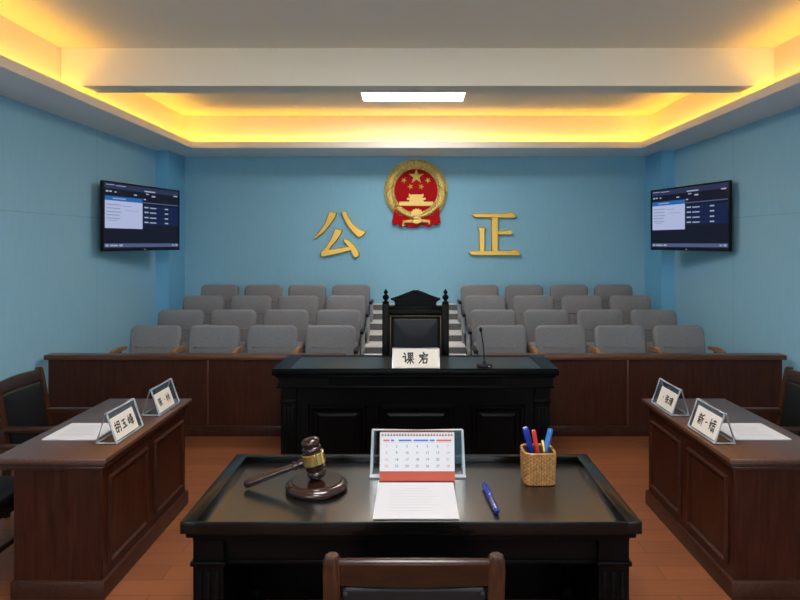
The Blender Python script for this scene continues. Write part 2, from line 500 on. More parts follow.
XC = {'left': [-.957, -1.625, -2.290, -2.955], 'right': [1.0, 1.68, 2.36, 3.035]}
rown = ['front row', 'second row', 'third row', 'back row']
posn = ['on the aisle', 'second from the aisle', 'third from the aisle', 'at the wall end']
for side in ('left', 'right'):
    s = -1 if side == 'left' else 1
    pa = audience_chair(s, True); pb = audience_chair(s, False)
    ua = ub = False
    for i, (y, zt) in enumerate(rows):
        for k in range(4):
            if k == 0:
                o = dup(pa) if ua else pa; ua = True
            else:
                o = dup(pb) if ub else pb; ub = True
            o.location = (XC[side][k], y, zt-CH)
            o['label'] = 'grey fabric audience chair, %s of the %s block, %s' % (rown[i], side, posn[k])
            o['group'] = 'grey audience chairs in rows'

# ------------------------------------------------------------------ partitions
def partition(x0, x1, seam, label):
    cx = (x0+x1)/2
    t = thing('wooden_partition', label, 'partition', (cx, 6.42, 0))
    a, b = x0-cx, x1-cx; sx = seam-cx
    bm = bmesh.new()
    add_box(bm, a+.03, sx-.006, .02, .10, 0, .79, bev=.003, seg=1)
    add_box(bm, sx+.006, b-.03, .02, .10, 0, .79, bev=.003, seg=1)
    add_box(bm, sx-.007, sx+.007, .028, .09, 0, .79)
    obj('panel', bm, M['partition'], t, 30)
    obj('seam_strip', box(sx-.009, sx+.009, .008, .02, .105, .79, bev=.003), M['cap'], t, 30)
    obj('cap_rail', box(a, b, -.015, .13, .79, .84, bev=.008), M['cap'], t, 30)
    bm = bmesh.new()
    add_box(bm, a+.02, b-.02, -.004, .02, 0, .085, bev=.003)
    obj('plinth', bm, M['partition'], t, 30)
    obj('molding', box(a+.02, b-.02, -.010, .02, .085, .105, bev=.006), M['chairwood'], t, 30)
    return t
partition(-3.83, -.72, -2.14, 'long dark red wooden partition in front of the left chair block')
partition(.75, 3.855, 2.22, 'long dark red wooden partition in front of the right chair block')

# ------------------------------------------------------------------ panel moulding helper (plane facing -y)
def add_frame(bm, x0, x1, z0, z1, w, y0, y1):
    """picture-frame moulding, mitred, profile rising to y1 in the middle"""
    prof = [(0, y0), (.25*w, y1), (.6*w, y1), (w, y0+(y1-y0)*.25)]
    rings = []
    for ins, y in prof:
        rings.append([bm.verts.new(p) for p in ((x0+ins, y, z0+ins), (x1-ins, y, z0+ins), (x1-ins, y, z1-ins), (x0+ins, y, z1-ins))])
    for p, q in zip(rings, rings[1:]):
        for i in range(4):
            j = (i+1) % 4
            bm.faces.new((p[i], p[j], q[j], q[i]))
    return bm

# ------------------------------------------------------------------ judge's desk
def judge_desk():
    t = thing('judge_desk', 'wide black panelled desk in front of the tall black chair', 'desk', (.012, 5.167, 0))
    hw, d, H = 1.2, .645, .95
    bm = bmesh.new()
    add_box(bm, -hw, hw, 0, d, H-.058, H-.008, bev=.006)
    # raised margins round a sunken writing surface
    add_box(bm, -hw+.004, -hw+.14, .004, d-.004, H-.012, H, bev=.003, seg=1)
    add_box(bm, hw-.14, hw-.004, .004, d-.004, H-.012, H, bev=.003, seg=1)
    add_box(bm, -hw+.14, hw-.14, .004, .03, H-.012, H, bev=.003, seg=1)
    add_box(bm, -hw+.14, hw-.14, d-.04, d-.004, H-.012, H, bev=.003, seg=1)
    obj('desktop', bm, M['black_wood'], t, 30)
    obj('writing_surface', box(-hw+.14, hw-.14, .03, d-.04, H-.010, H-.006), M['judge_top'], t, 0)
    bm = bmesh.new()
    add_box(bm, -hw+.025, hw-.025, .025, d-.02, H-.082, H-.058, bev=.006)
    add_box(bm, -hw+.045, -.72, .045, .075, H-.150, H-.082)
    add_box(bm, -.714, .735, .045, .075, H-.150, H-.082)
    add_box(bm, .741, hw-.045, .045, .075, H-.150, H-.082)
    add_box(bm, -hw+.075, hw-.075, .075, d-.03, H-.16, H-.082)
    add_box(bm, -hw+.03, hw-.03, .03, d-.02, H-.172, H-.150, bev=.007)
    obj('cornice', bm, M['black_wood'], t, 30)
    B = .075
    bm = box(-hw+.062, hw-.062, B, d-.04, .08, H-.172)
    obj('body', bm, M['black_wood'], t, 30)
    for x0, x1 in ((-.905, -.413), (-.315, .325), (.472, .925)):
        bm = bmesh.new()
        add_frame(bm, x0, x1, .14, H-.315, .05, B, B-.022)
        obj('panel_frame', bm, M['black_wood'], t, 30)
        bm = bmesh.new()
        add_prism(bm, [(x0+.075, .215), (x1-.075, .215), (x1-.075, H-.39), (x0+.075, H-.39)], B+.002, B-.006, .02, -.010)
        obj('panel', bm, M['black_wood'], t, 0)
    for s in (-1, 1):
        bm = bmesh.new()
        xa = s*(hw-.132)
        add_box(bm, xa-.062, xa+.062, B-.03, B, .1, H-.172)
        add_box(bm, xa-.072, xa+.072, B-.042, B, H-.30, H-.262, bev=.006)
        for k in (-1, 0, 1):
            add_box(bm, xa+k*.034-.010, xa+k*.034+.010, B-.038, B-.028, .14, H-.33, bev=.004)
        obj('pilaster', bm, M['black_wood'], t, 30)
    obj('plinth', box(-hw+.045, hw-.045, B-.045, d-.03, 0, .10, bev=.008), M['black_wood'], t, 30)
    return t
judge_desk()

# ------------------------------------------------------------------ judge's chair
def judge_chair():
    t = thing('judge_chair', 'tall black carved chair with pediment and ball finials behind the wide black desk', 'chair', (.016, 6.15, 0))
    for s in (-1, 1):
        xp = s*.296
        bm = box(xp-.034, xp+.034, -.03, .03, 0, 1.40, bev=.005)
        p = obj('post', bm, M['black_wood'], t, 30)
        bm = bmesh.new()
        add_lathe(bm, [(.030, 1.400), (.034, 1.408), (.034, 1.416), (.018, 1.424), (.015, 1.434), (.026, 1.444), (.032, 1.456), (.033, 1.466), (.026, 1.480), (.014, 1.488), (.012, 1.494), (.019, 1.502), (.022, 1.512), (.019, 1.522), (.010, 1.530), (.006, 1.540), (0, 1.546)], 20, (xp, 0, 0))
        obj('finial', bm, M['black_wood'], p, 40)
    bm = bmesh.new()
    cx = 0
    poly = [(-.242, 1.436), (-.242, 1.450), (-.10, 1.500), (-.02, 1.532), (.02, 1.532), (.10, 1.500), (.242, 1.450), (.242, 1.436), (.222, 1.430), (.208, 1.415), (.205, 1.395), (.214, 1.372), (-.214, 1.372), (-.205, 1.395), (-.208, 1.415), (-.222, 1.430)]
    add_prism(bm, poly, .022, -.018, .010, -.006)
    for s in (-1, 1):
        bm2 = [( s*.245, -.026, 1.448), (s*.10, -.026, 1.498), (s*.015, -.026, 1.530)]
        add_tube(bm, bm2, .008, 8)
    obj('crest', bm, M['black_wood'], t, 30)
    bm = bmesh.new()
    add_box(bm, -.262, .262, -.024, .024, 1.285, 1.345, bev=.004)
    add_box(bm, -.262, .262, -.032, .026, 1.345, 1.362, bev=.005)
    add_box(bm, -.262, .262, -.028, .024, 1.362, 1.376, bev=.004)
    add_box(bm, -.262, .262, -.030, .024, 1.300, 1.312, bev=.003)
    obj('top_rail', bm, M['black_wood'], t, 30)
    bm = bmesh.new()
    add_box(bm, -.255, -.241, -.028, -.012, .70, 1.283, bev=.003); add_box(bm, .241, .255, -.028, -.012, .70, 1.283, bev=.003)
    add_box(bm, -.241, .241, -.028, -.012, 1.272, 1.283, bev=.003)
    obj('gilt_trim', bm, plain('aged_gilt', (0.075, 0.042, 0.012), 0.4, 0.3), t, 30, 'thin gold edging')
    bm = bmesh.new(); add_box(bm, -.262, .262, -.010, .020, .55, 1.285); obj('back_board', bm, M['black_wood'], t, 0)
    bm = bmesh.new(); add_rpanel(bm, .462, .62, .07, .03, .025, 0, -.03, .955, puff=.015)
    obj('backrest', bm, M['leather'], t, 50, 'black leather back cushion')
    bm = bmesh.new(); add_box(bm, -.28, .28, -.262, .03, .33, .40, bev=.006); obj('seat_frame', bm, M['black_wood'], t, 30)
    bm = bmesh.new(); add_box(bm, -.26, .26, -.26, -.075, .40, .48, bev=.03, seg=4); obj('seat', bm, M['leather'], t, 50)
    for s in (-1, 1):
        obj('leg', box(s*.28-.03, s*.28+.03, -.262, -.202, 0, .33, bev=.005), M['black_wood'], t, 30)
        bm = bmesh.new()
        add_box(bm, s*.293-.03, s*.293+.03, -.262, -.03, .62, .66, bev=.01)
        add_box(bm, s*.293-.02, s*.293+.02, -.24, -.20, .40, .62, bev=.005)
        obj('armrest', bm, M['black_wood'], t, 30)
judge_chair()

# ------------------------------------------------------------------ brush lettering
GL = {
 'ke': [[(.14,.93),(.26,.80)], [(.04,.62),(.26,.64),(.25,.18),(.40,.34)], [(.50,.94),(.52,.54)], [(.50,.93),(.90,.95),(.88,.56)], [(.52,.74),(.88,.75)], [(.52,.55),(.88,.56)], [(.70,.95),(.69,.02)], [(.42,.38),(.98,.41)], [(.68,.38),(.42,.06)], [(.70,.38),(.98,.08)]],
 'yan': [[(.48,.98),(.58,.86)], [(.14,.74),(.86,.80),(.80,.68)], [(.30,.58),(.74,.62)], [(.46,.76),(.36,.40),(.10,.06)], [(.46,.42),(.82,.44),(.76,.08),(.46,.08),(.46,.42)], [(.22,.70),(.18,.60)]],
 'hu': [[(.06,.74),(.46,.78)], [(.26,.98),(.26,.50)], [(.10,.48),(.12,.12)], [(.10,.48),(.42,.50),(.42,.14)], [(.12,.14),(.42,.15)], [(.60,.94),(.58,.40),(.48,.04)], [(.60,.94),(.94,.95),(.93,.06),(.82,.12)], [(.60,.68),(.92,.69)], [(.58,.44),(.92,.45)]],
 'yu': [[(.16,.86),(.84,.90)], [(.24,.52),(.76,.55)], [(.06,.10),(.94,.14)], [(.50,.88),(.50,.12)], [(.66,.36),(.76,.24)]],
 'feng': [[(.22,.90),(.22,.28)], [(.06,.66),(.08,.26),(.38,.30)], [(.40,.68),(.39,.28)], [(.64,.98),(.46,.66)], [(.58,.88),(.88,.90),(.56,.56)], [(.60,.80),(.96,.56)], [(.56,.46),(.92,.48)], [(.58,.32),(.90,.34)], [(.50,.16),(.98,.19)], [(.74,.54),(.73,.0)]],
 'xin': [[(.26,.98),(.30,.88)], [(.08,.82),(.50,.85)], [(.18,.76),(.22,.66)], [(.42,.78),(.36,.66)], [(.04,.58),(.54,.62)], [(.08,.40),(.50,.43)], [(.28,.60),(.28,.06),(.18,.12)], [(.24,.38),(.06,.16)], [(.34,.36),(.48,.22)], [(.90,.96),(.64,.84)], [(.64,.86),(.62,.40),(.50,.06)], [(.64,.58),(.98,.62)], [(.82,.58),(.82,.02)]],
 'yi': [[(.1,.46),(.86,.54)]],
 'xi': [[(.14,.96),(.10,.40)], [(.04,.62),(.40,.68)], [(.36,.70),(.10,.12)], [(.14,.46),(.40,.18)], [(.50,.90),(.92,.94)], [(.72,.98),(.70,.60)], [(.46,.68),(.98,.74)], [(.54,.52),(.90,.54),(.88,.30)], [(.54,.50),(.56,.28),(.88,.30)], [(.48,.12),(.96,.16)], [(.62,.28),(.56,.02)], [(.82,.28),(.90,.02)]],
 'zhang': [[(.06,.88),(.38,.90),(.36,.66),(.10,.64),(.08,.42),(.40,.44),(.34,.08),(.24,.14)], [(.88,.94),(.60,.66)], [(.46,.52),(.98,.56)], [(.58,.96),(.56,.06),(.70,.20)], [(.66,.50),(.98,.08)]],
 'qing': [[(.06,.80),(.06,.20)], [(.06,.80),(.30,.82),(.30,.22)], [(.06,.50),(.30,.51)], [(.06,.20),(.30,.22)], [(.44,.86),(.94,.88)], [(.48,.72),(.90,.74)], [(.38,.58),(.98,.62)], [(.68,.98),(.68,.60)], [(.50,.46),(.48,.04)], [(.50,.46),(.88,.48),(.87,.04)], [(.50,.32),(.87,.33)], [(.50,.18),(.87,.19)]],
 'lin': [[(.04,.66),(.46,.70)], [(.25,.96),(.25,.04)], [(.24,.64),(.04,.24)], [(.27,.60),(.44,.42)], [(.54,.66),(.98,.70)], [(.75,.96),(.75,.02)], [(.74,.64),(.50,.20)], [(.77,.62),(.99,.22)]],
 'ding': [[(.5,.60),(.62,.48)]],
}
def add_glyph(bm, key, x0, z0, w, h, to3, sw):
    """brush strokes as flat tapering quads lying on a card; to3 maps (u, v, lift) to 3-D"""
    for n, st in enumerate(GL[key]):
        lift = .0008+.00004*n
        P = [Vector((x0+u*w, z0+v*h)) for u, v in st]
        for i, (p, q) in enumerate(zip(P, P[1:])):
            d = (q-p)
            if d.length < 1e-5: continue
            d = d.normalized(); nrm = Vector((-d.y, d.x))
            a = sw*(1.15 if i == 0 else .95); b = sw*(.75 if i == len(P)-2 else .95)
            p2 = p-d*sw*.35; q2 = q+d*sw*.35
            pts = [p2+nrm*a*.5, p2-d*a*.12, p2-nrm*a*.5, q2-nrm*b*.5, q2+d*b*.2, q2+nrm*b*.5]
            bm.faces.new([bm.verts.new(to3(x.x, x.y, lift)) for x in pts])
    return bm

# ------------------------------------------------------------------ tent name plates (local: faces -y)
def name_plate(loc, rz, w, h, dep, card, glyphs, label, gh, rod=.0072, gsp=None, rods=True):
    t = thing('name_plate', label, 'name plate', loc, rz, 'acrylic name plates')
    hd = dep/2; R = rod
    z0 = R
    def plane(u, v, lift=0):              # point on the sloping front: u across, v up the slope 0..1
        y = -hd+v*hd; z = z0+v*(h-2*R)
        n = Vector((0, -(h-2*R), hd)).normalized()
        return Vector((u, y, z))+n*lift
    if rods:
        bm = bmesh.new()
        a, b = -w/2+R, w/2-R
        for x in (a, b):
            add_tube(bm, [plane(x, 0), plane(x, 1)], R, 8)
        add_tube(bm, [plane(a, 0), plane(b, 0)], R, 8); add_tube(bm, [plane(a, 1), plane(b, 1)], R, 8)
        obj('front_frame', bm, M['acrylic'], t, 40)
        bm = bmesh.new()
        top = h-2*R+z0
        for x in (a, b):
            add_tube(bm, [(x, hd*.10, top), (x, hd, z0)], R*.95, 8)
            add_tube(bm, [(x, -hd, z0), (x, hd, z0)], R*.95, 8)
        add_tube(bm, [(a, hd, z0), (b, hd, z0)], R*.95, 8)
        add_tube(bm, [(a, hd*.10, top), (b, hd*.10, top)], R*.9, 8)
        obj('back_frame', bm, M['acrylic'], t, 40)
    def slab(u0, u1, v0, v1, l0, l1):
        bm = bmesh.new()
        vs = [bm.verts.new(plane(u, v, l)) for l in (l0, l1) for u, v in ((u0, v0), (u1, v0), (u1, v1), (u0, v1))]
        for f in ((0, 1, 2, 3), (4, 5, 6, 7), (0, 1, 5, 4), (1, 2, 6, 5), (2, 3, 7, 6), (3, 0, 4, 7)):
            bm.faces.new([vs[i] for i in f])
        return bm
    obj('pane', slab(-w/2+R, w/2-R, .01, .99, -.0035, -.0015), M['pane'], t, 0)
    u0, u1, v0, v1 = card
    c = obj('card', slab(u0, u1, v0, v1, -.001, .0005), M['card'], t, 0)
    slope = math.hypot(hd, h-2*R)
    n = len(glyphs)
    cu = (u0+u1)/2; vm = (v0+v1)/2
    sp = gsp or gh*1.15
    for i, (g, sc) in enumerate(glyphs):
        x = cu+(i-(n-1)/2)*sp-gh*sc/2
        bm = bmesh.new()
        add_glyph(bm, g, x, vm*slope-gh*sc/2, gh*sc, gh*sc, lambda a_, b_, l: plane(a_, b_/slope, l), gh*.135)
        obj('lettering', bm, M['ink'], c, 0)
    return t
TZ = .80
W_, H_, D_ = .372, .188, .121
name_plate((-1.832, 3.872, TZ), PI/2, W_, H_, D_, (-.178, .125, .06, .80), [('hu', 1), ('yu', .85), ('feng', 1)], 'name plate with three black characters on the left table, beside the papers', .068, gsp=.084)
name_plate((-1.822, 4.472, TZ), PI/2, W_, H_, D_, (-.178, .10, .06, .78), [('zhang', .9), ('ding', .5), ('lin', 1)], 'name plate at the far end of the left table', .062, gsp=.068)
name_plate((1.852, 3.872, TZ), -PI/2, W_, H_, D_, (-.140, .178, .06, .84), [('xin', 1.1), ('yi', .4), ('xi', 1.15)], 'name plate on the right table beside the papers, nearer of the two there', .066, gsp=.074)
name_plate((1.845, 4.472, TZ), -PI/2, W_, H_, D_, (-.105, .178, .06, .80), [('ding', .6), ('zhang', .9), ('qing', 1)], 'name plate at the far end of the right table', .062, gsp=.068)
name_plate((.016, 5.255, .944), 0, .40, .168, .10, (-.193, .193, .02, .99), [('ke', 1), ('yan', 1)], 'cream name plate with two black characters on the wide black desk', .094, rod=.005, gsp=.13)

# ------------------------------------------------------------------ microphone
def microphone():
    t = thing('gooseneck_microphone', 'slim black gooseneck microphone on the wide black desk, right of the name plate', 'microphone', (.600, 5.285, .944))
    bm = bmesh.new()
    add_rpanel(bm, .125, .09, .026, .02, .007)
    bmesh.ops.rotate(bm, verts=bm.verts[:], cent=(0, 0, 0), matrix=Matrix.Rotation(PI/2, 3, 'X'))
    bmesh.ops.translate(bm, verts=bm.verts[:], vec=(0, 0, .013))
    obj('base', bm, M['black_plastic'], t, 40)
    bm = bmesh.new(); add_lathe(bm, [(.016, .024), (.016, .04), (.010, .05), (.006, .055)], 16); obj('socket', bm, M['black_plastic'], t, 40)
    bm = bmesh.new(); add_tube(bm, [(0, 0, .05), (-.004, 0, .12), (-.012, -.002, .20), (-.024, -.004, .28), (-.030, -.012, .305)], .0055, 8)
    obj('gooseneck', bm, M['black_plastic'], t, 40)
    bm = bmesh.new(); add_lathe(bm, [(0, -.004), (.009, 0), (.013, .012), (.014, .03), (.011, .042), (0, .048)], 14, (-.030, -.012, .300), (-.15, -.45, 1))
    obj('capsule', bm, M['black_plastic'], t, 40)
    bm = box(.028, .044, -.048, -.044, .009, .017); obj('switch', bm, M['grey_metal'], t, 0)
microphone()

# ------------------------------------------------------------------ side tables
def side_table(x_in, s, label):
    """x_in: aisle edge; s=-1 left table, +1 right table. Local frame: aisle face is -y, length along x"""
    Ln, Wd = 1.34, .64
    rz = PI/2 if s < 0 else -PI/2
    t = thing('side_table', label, 'table', (x_in, 4.117, 0), rz)
    a, b = -Ln/2, Ln/2
    obj('tabletop', box(a, b, 0, Wd, TZ-.028, TZ, bev=.006), M['maple_top2'], t, 30)
    bm = bmesh.new()
    add_box(bm, a+.012, b-.012, .012, Wd-.012, TZ-.052, TZ-.028, bev=.006)
    add_box(bm, a+.028, b-.028, .028, Wd-.028, TZ-.075, TZ-.052, bev=.008)
    obj('cornice', bm, M['mah_x'], t, 30)
    obj('body', box(a+.04, b-.04, .04, Wd-.10, .09, TZ-.07, bev=.003, seg=1), M['maple'], t, 30)
    obj('plinth', box(a+.02, b-.02, .02, Wd-.09, 0, .105, bev=.008), M['mah_x'], t, 30)
    for x0, x1 in ((a+.10, -.055), (.055, b-.10)):
        bm = bmesh.new(); add_frame(bm, x0, x1, .160, TZ-.135, .03, .04, .022)
        obj('panel_frame', bm, M['maple'], t, 30)
        bm = bmesh.new()
        add_prism(bm, [(x0+.03, .190), (x1-.03, .190), (x1-.03, TZ-.165), (x0+.03, TZ-.165)], .041, .036, .012, -.004)
        obj('panel', bm, M['maple'], t, 0)
    return t
M['maple_top2'] = wood('mahogany_tabletop_grain', (0.078, 0.031, 0.018), (0.118, 0.050, 0.030), 0.32, (0.7, 8, 6), 7, 0.25)
M['mah_x'] = wood('mahogany_moulding', (0.026, 0.0080, 0.0045), (0.054, 0.0170, 0.0090), 0.36, (0.7, 8, 8), 7, 0.1, 0.3)
side_table(-1.712, -1, 'dark red wooden panelled table on the left side of the room')
side_table(1.757, 1, 'dark red wooden panelled table on the right side of the room')

def paper_stack(x0, x1, y0, y1, z, label, name='paper_stack', rz=0, mat='paper'):
    cx, cy = (x0+x1)/2, (y0+y1)/2
    t = thing(name, label, 'papers', (cx, cy, z), rz)
    w, d = (x1-x0)/2, (y1-y0)/2
    bm = bmesh.new()
    for k in range(4):
        dx, dy = random.uniform(-.003, .003), random.uniform(-.003, .003)
        add_box(bm, -w+dx, w+dx, -d+dy, d+dy, k*.0016, k*.0016+.0015)
    s = obj('sheets', bm, M[mat], t, 0)
    zz = 4*.0016+.0004
    rng = random.Random(int(abs(x0)*1000))
    for r in range(9):
        y = d*.62-r*d*.155
        x = -w*.66 if r else -w*.25
        end = (w*.66 if r else w*.35)-rng.uniform(0, .06)
        bm = box(x, end, y-.0022, y+.0022, zz-.0003, zz)
        obj('printed_line', bm, M['grey_ink'], s, 0)
    return t
paper_stack(-2.265, -1.94, 3.775, 4.11, TZ, 'white sheets of paper lying on the left table behind the name plate')
paper_stack(1.965, 2.30, 3.775, 4.11, TZ, 'white sheets of paper lying on the right table behind the name plate')

# ------------------------------------------------------------------ armchairs
def armchair(label):
    """origin on floor under the back; faces +y"""
    t = thing('armchair', label, 'chair', (0, 0, 0), 0, 'brown wooden armchairs with black leather')
    def rake(z): return -.02-max(0, z-.42)*.16
    for s in (-1, 1):
        xp = s*.267
        bm = bmesh.new()
        zs_ = [0, .42, .70, .945, .977, .990]
        ws = [.020, .027, .027, .027, .025, .019]
        rings = []
        for z, w in zip(zs_, ws):
            y = rake(z)
            rings.append([bm.verts.new((xp+dx*w, y+dy*w, z)) for dx, dy in ((-1, -1), (1, -1), (1, 1), (-1, 1))])
        for p, q in zip(rings, rings[1:]):
            for i in range(4):
                bm.faces.new((p[i], p[(i+1) % 4], q[(i+1) % 4], q[i]))
        bm.faces.new(rings[0]); bm.faces.new(rings[-1])
        es = [e for e in bm.edges if abs(e.verts[0].co.z-e.verts[1].co.z) > .005]
        bmesh.ops.bevel(bm, geom=es, offset=.008, segments=2, affect='EDGES')
        obj('leg', bm, M['chairwood'], t, 40)
        bm = box(xp-.022, xp+.022, .44, .485, 0, .625, bev=.006); obj('leg', bm, M['chairwood'], t, 30)
        bm = bmesh.new()
        add_box(bm, xp-.028, xp+.028, -.035, .52, .622, .655, bev=.010)
        obj('armrest', bm, M['chairwood'], t, 40)
    # top rail, slightly arched
    bm = bmesh.new()
    n = 14
    rings = []
    for i in range(n+1):
        u = -1+2*i/n; x = u*.242
        zt = .972+.008*(1-u*u); zb = .892; yb = -.014*(1-u*u)
        y1, y2 = rake(zb)+yb, rake(zt)+yb
        rings.append([bm.verts.new(p) for p in ((x, y1-.018, zb), (x, y2-.018, zt-.008), (x, y2-.010, zt), (x, y2+.012, zt), (x, y2+.018, zt-.008), (x, y1+.018, zb))])
    for p, q in zip(rings, rings[1:]):
        for i in range(6):
            bm.faces.new((p[i], p[(i+1) % 6], q[(i+1) % 6], q[i]))
    bm.faces.new(rings[0]); bm.faces.new(rings[-1])
    obj('top_rail', bm, M['chairwood_x'], t, 50)
    bm = bmesh.new()
    add_rpanel(bm, .475, .42, .05, .02, .018, 0, 0, .678, puff=.008)
    for v in bm.verts: v.co.y += rake(v.co.z)
    obj('backrest', bm, M['leather'], t, 50, 'black leather back pad')
    for x, z in ((-.222, .868), (.222, .868)):
        bm = bmesh.new()
        add_lathe(bm, [(0, .004), (.006, .003), (.007, 0)], 10, (x, rake(z)-.026, z), (0, -1, 0))
        obj('back_stud', bm, M['dark_metal'], t, 40)
    bm = box(-.242, .242, -.04, .47, .34, .40, bev=.004); obj('seat_frame', bm, M['chairwood_x'], t, 30)
    bm = box(-.238, .238, .00, .49, .40, .47, bev=.025, seg=4); obj('seat', bm, M['leather'], t, 50)
    bm = bmesh.new()
    add_box(bm, -.247, .247, .453, .472, .14, .17, bev=.004)
    obj('stretcher', bm, M['chairwood_x'], t, 30)
    return t
M['chairwood_x'] = wood('brown_chair_rail_wood', (0.013, 0.0042, 0.0018), (0.030, 0.0100, 0.0042), 0.30, (1.2, 6, 6), 9, 0.1, 0.3)
c0 = armchair('brown wooden armchair with black leather back at the near black desk, back to the viewer')
c0.location = (0.0, 2.12, 0)
c1 = dup(c0); c1.location = (-2.95, 4.79, 0); c1.rotation_euler.z = -PI/2
c1['label'] = 'brown wooden armchair with black leather back behind the far half of the left table'
c2 = dup(c0); c2.location = (2.95, 4.79, 0); c2.rotation_euler.z = PI/2
c2['label'] = 'brown wooden armchair with black leather back behind the right table'
c3 = dup(c0); c3.location = (-2.95, 3.86, 0); c3.rotation_euler.z = -PI/2
c3['label'] = 'brown armchair behind the near end of the left table, barely in the picture'

# ------------------------------------------------------------------ near desk
def near_desk():
    t = thing('black_desk', 'large black desk with a sunken top in the foreground', 'desk', (-.013, 2.733, 0))
    hw, d, H = 1.020, .885, .77
    sr = .068; fr = .008; brr = .045
    bm = bmesh.new()
    add_box(bm, -hw, -hw+sr, 0, d, H-.055, H, bev=.005)
    add_box(bm, hw-sr, hw, 0, d, H-.055, H, bev=.005)
    add_box(bm, -hw+sr-.004, hw-sr+.004, d-brr, d, H-.055, H-.0005, bev=.005)
    add_box(bm, -hw+sr-.004, hw-sr+.004, 0, fr, H-.055, H-.0005, bev=.003)
    obj('desktop_rim', bm, M['black_rim'], t, 30)
    obj('desktop', box(-hw+sr-.01, hw-sr+.01, fr-.002, d-brr+.01, H-.054, H-.040), M['black_tray'], t, 0)
    bm = bmesh.new()
    add_box(bm, -hw+.018, hw-.018, .018, d-.018, H-.082, H-.055, bev=.008)
    add_box(bm, -hw+.040, hw-.040, .040, d-.040, H-.105, H-.082, bev=.008)
    obj('cornice', bm, M['black_wood'], t, 30)
    for s in (-1, 1):
        xa = s*(hw-.108)
        for y0 in (.055, d-.195):
            bm = bmesh.new()
            add_box(bm, xa-.068, xa+.068, y0, y0+.14, .08, H-.105)
            add_box(bm, xa-.080, xa+.080, y0-.012, y0+.152, H-.222, H-.200, bev=.006)
            add_box(bm, xa-.078, xa+.078, y0-.010, y0+.150, 0, .09, bev=.006)
            for k in (-1, 0, 1):
                add_box(bm, xa+k*.040-.012, xa+k*.040+.012, y0-.007, y0+.002, .13, H-.245, bev=.004)
            obj('leg', bm, M['black_wood'], t, 30)
        bm = box(xa-.03, xa+.03, .195, d-.195, 0, H-.105); obj('side_panel', bm, M['black_wood'], t, 0)
    bm = bmesh.new()
    add_box(bm, -hw+.176, hw-.176, .085, .115, H-.215, H-.105)
    add_box(bm, -hw+.176, hw-.176, .075, .12, H-.225, H-.207, bev=.004)
    obj('apron', bm, M['black_wood'], t, 30)
    obj('back_panel', box(-hw+.174, hw-.174, d-.14, d-.11, 0, H-.105), M['black_wood'], t, 0)
near_desk()
DZ = .73

# gavel and its block
def lathe_obj(name, prof, mat, parent, origin=(0, 0, 0), axis=(0, 0, 1), seg=48):
    bm = bmesh.new(); add_lathe(bm, prof, seg, origin, axis)
    return obj(name, bm, mat, parent, 40)
sb = lathe_obj('sound_block', [(.135, 0), (.150, .002), (.158, .010), (.160, .020), (.155, .031), (.145, .039), (.136, .042), (.130, .0425), (.128, .046), (.124, .050), (.0, .050)], M['gavel'], None, seg=64)
sb.location = (-.502, 3.20, DZ)
tag(sb, 'round dark wooden sound block under the gavel on the near desk', 'sound block')
def gavel():
    ax = Vector((-.20, .0, .98)).normalized()
    t = thing('gavel', 'dark wooden judge gavel with a brass band resting on the round block', 'gavel', (-.497, 3.20, DZ+.0505))
    prof = [(0, 0), (.030, .002), (.044, .010), (.050, .024), (.047, .036), (.040, .044), (.047, .048), (.051, .054), (.051, .060), (.044, .064), (.046, .068), (.054, .072), (.054, .076)]
    prof2 = [(r, .212-h) for r, h in prof][::-1]
    off = Vector((0, 0, .007))
    full = prof+[(.055, .080), (.055, .132)]+prof2
    lathe_obj('head', full, M['gavel'], t, off, ax, 40)
    lathe_obj('band', [(.0555, .077), (.0585, .079), (.0585, .133), (.0555, .135)], M['brass'], t, off, ax, 40).__setitem__('label', 'polished brass band')
    st = off+ax*.100
    end = Vector((-.378, .0, -.028))
    dv = (end-st); Ln = dv.length
    hp = [(.018, .045), (.020, .062), (.024, .070), (.024, .078), (.017, .084), (.017, .092), (.022, .100), (.022, .108), (.015, .116), (.0165, .15), (.0185, .22), (.0205, .30), (.0215, Ln-.03), (.021, Ln-.012), (.017, Ln-.004), (.010, Ln), (0, Ln+.002)]
    lathe_obj('handle', hp, M['gavel'], t, st, dv, 24)
gavel()

# desk calendar with its acrylic stand
def calendar_stand():
    t = thing('acrylic_stand', 'clear acrylic display stand behind the calendar on the near desk', 'display stand', (.020, 3.425, DZ))
    w, h = .255, .236; R = .0065
    ln = .035
    bm = bmesh.new()
    for s in (-1, 1):
        add_tube(bm, [(s*w, -.03, .008), (s*(w-.008), ln-.03, h)], R, 8)
        add_tube(bm, [(s*w, -.075, R), (s*w, .085, R)], R, 8)
        add_tube(bm, [(s*(w-.008), ln-.03, h), (s*w, .08, .010)], R*.8, 8)
    add_tube(bm, [(-w+.008, ln-.03, h), (w-.008, ln-.03, h)], R, 8)
    obj('frame', bm, M['acrylic'], t, 40)
    bm = bmesh.new()
    add_box(bm, -w-.006, w+.006, -.082, -.045, .0, .012, bev=.003)
    obj('base', bm, M['acrylic'], t, 30)
    bm = bmesh.new()
    vs = [bm.verts.new(p) for p in ((-w, -.03, .012), (w, -.03, .012), (w-.008, ln-.03, h), (-w+.008, ln-.03, h))]
    vs2 = [bm.verts.new(v.co+Vector((0, .003, 0))) for v in vs]
    bm.faces.new(vs); bm.faces.new(vs2)
    for i in range(4): bm.faces.new((vs[i], vs[(i+1) % 4], vs2[(i+1) % 4], vs2[i]))
    obj('pane', bm, M['pane'], t, 0)
calendar_stand()

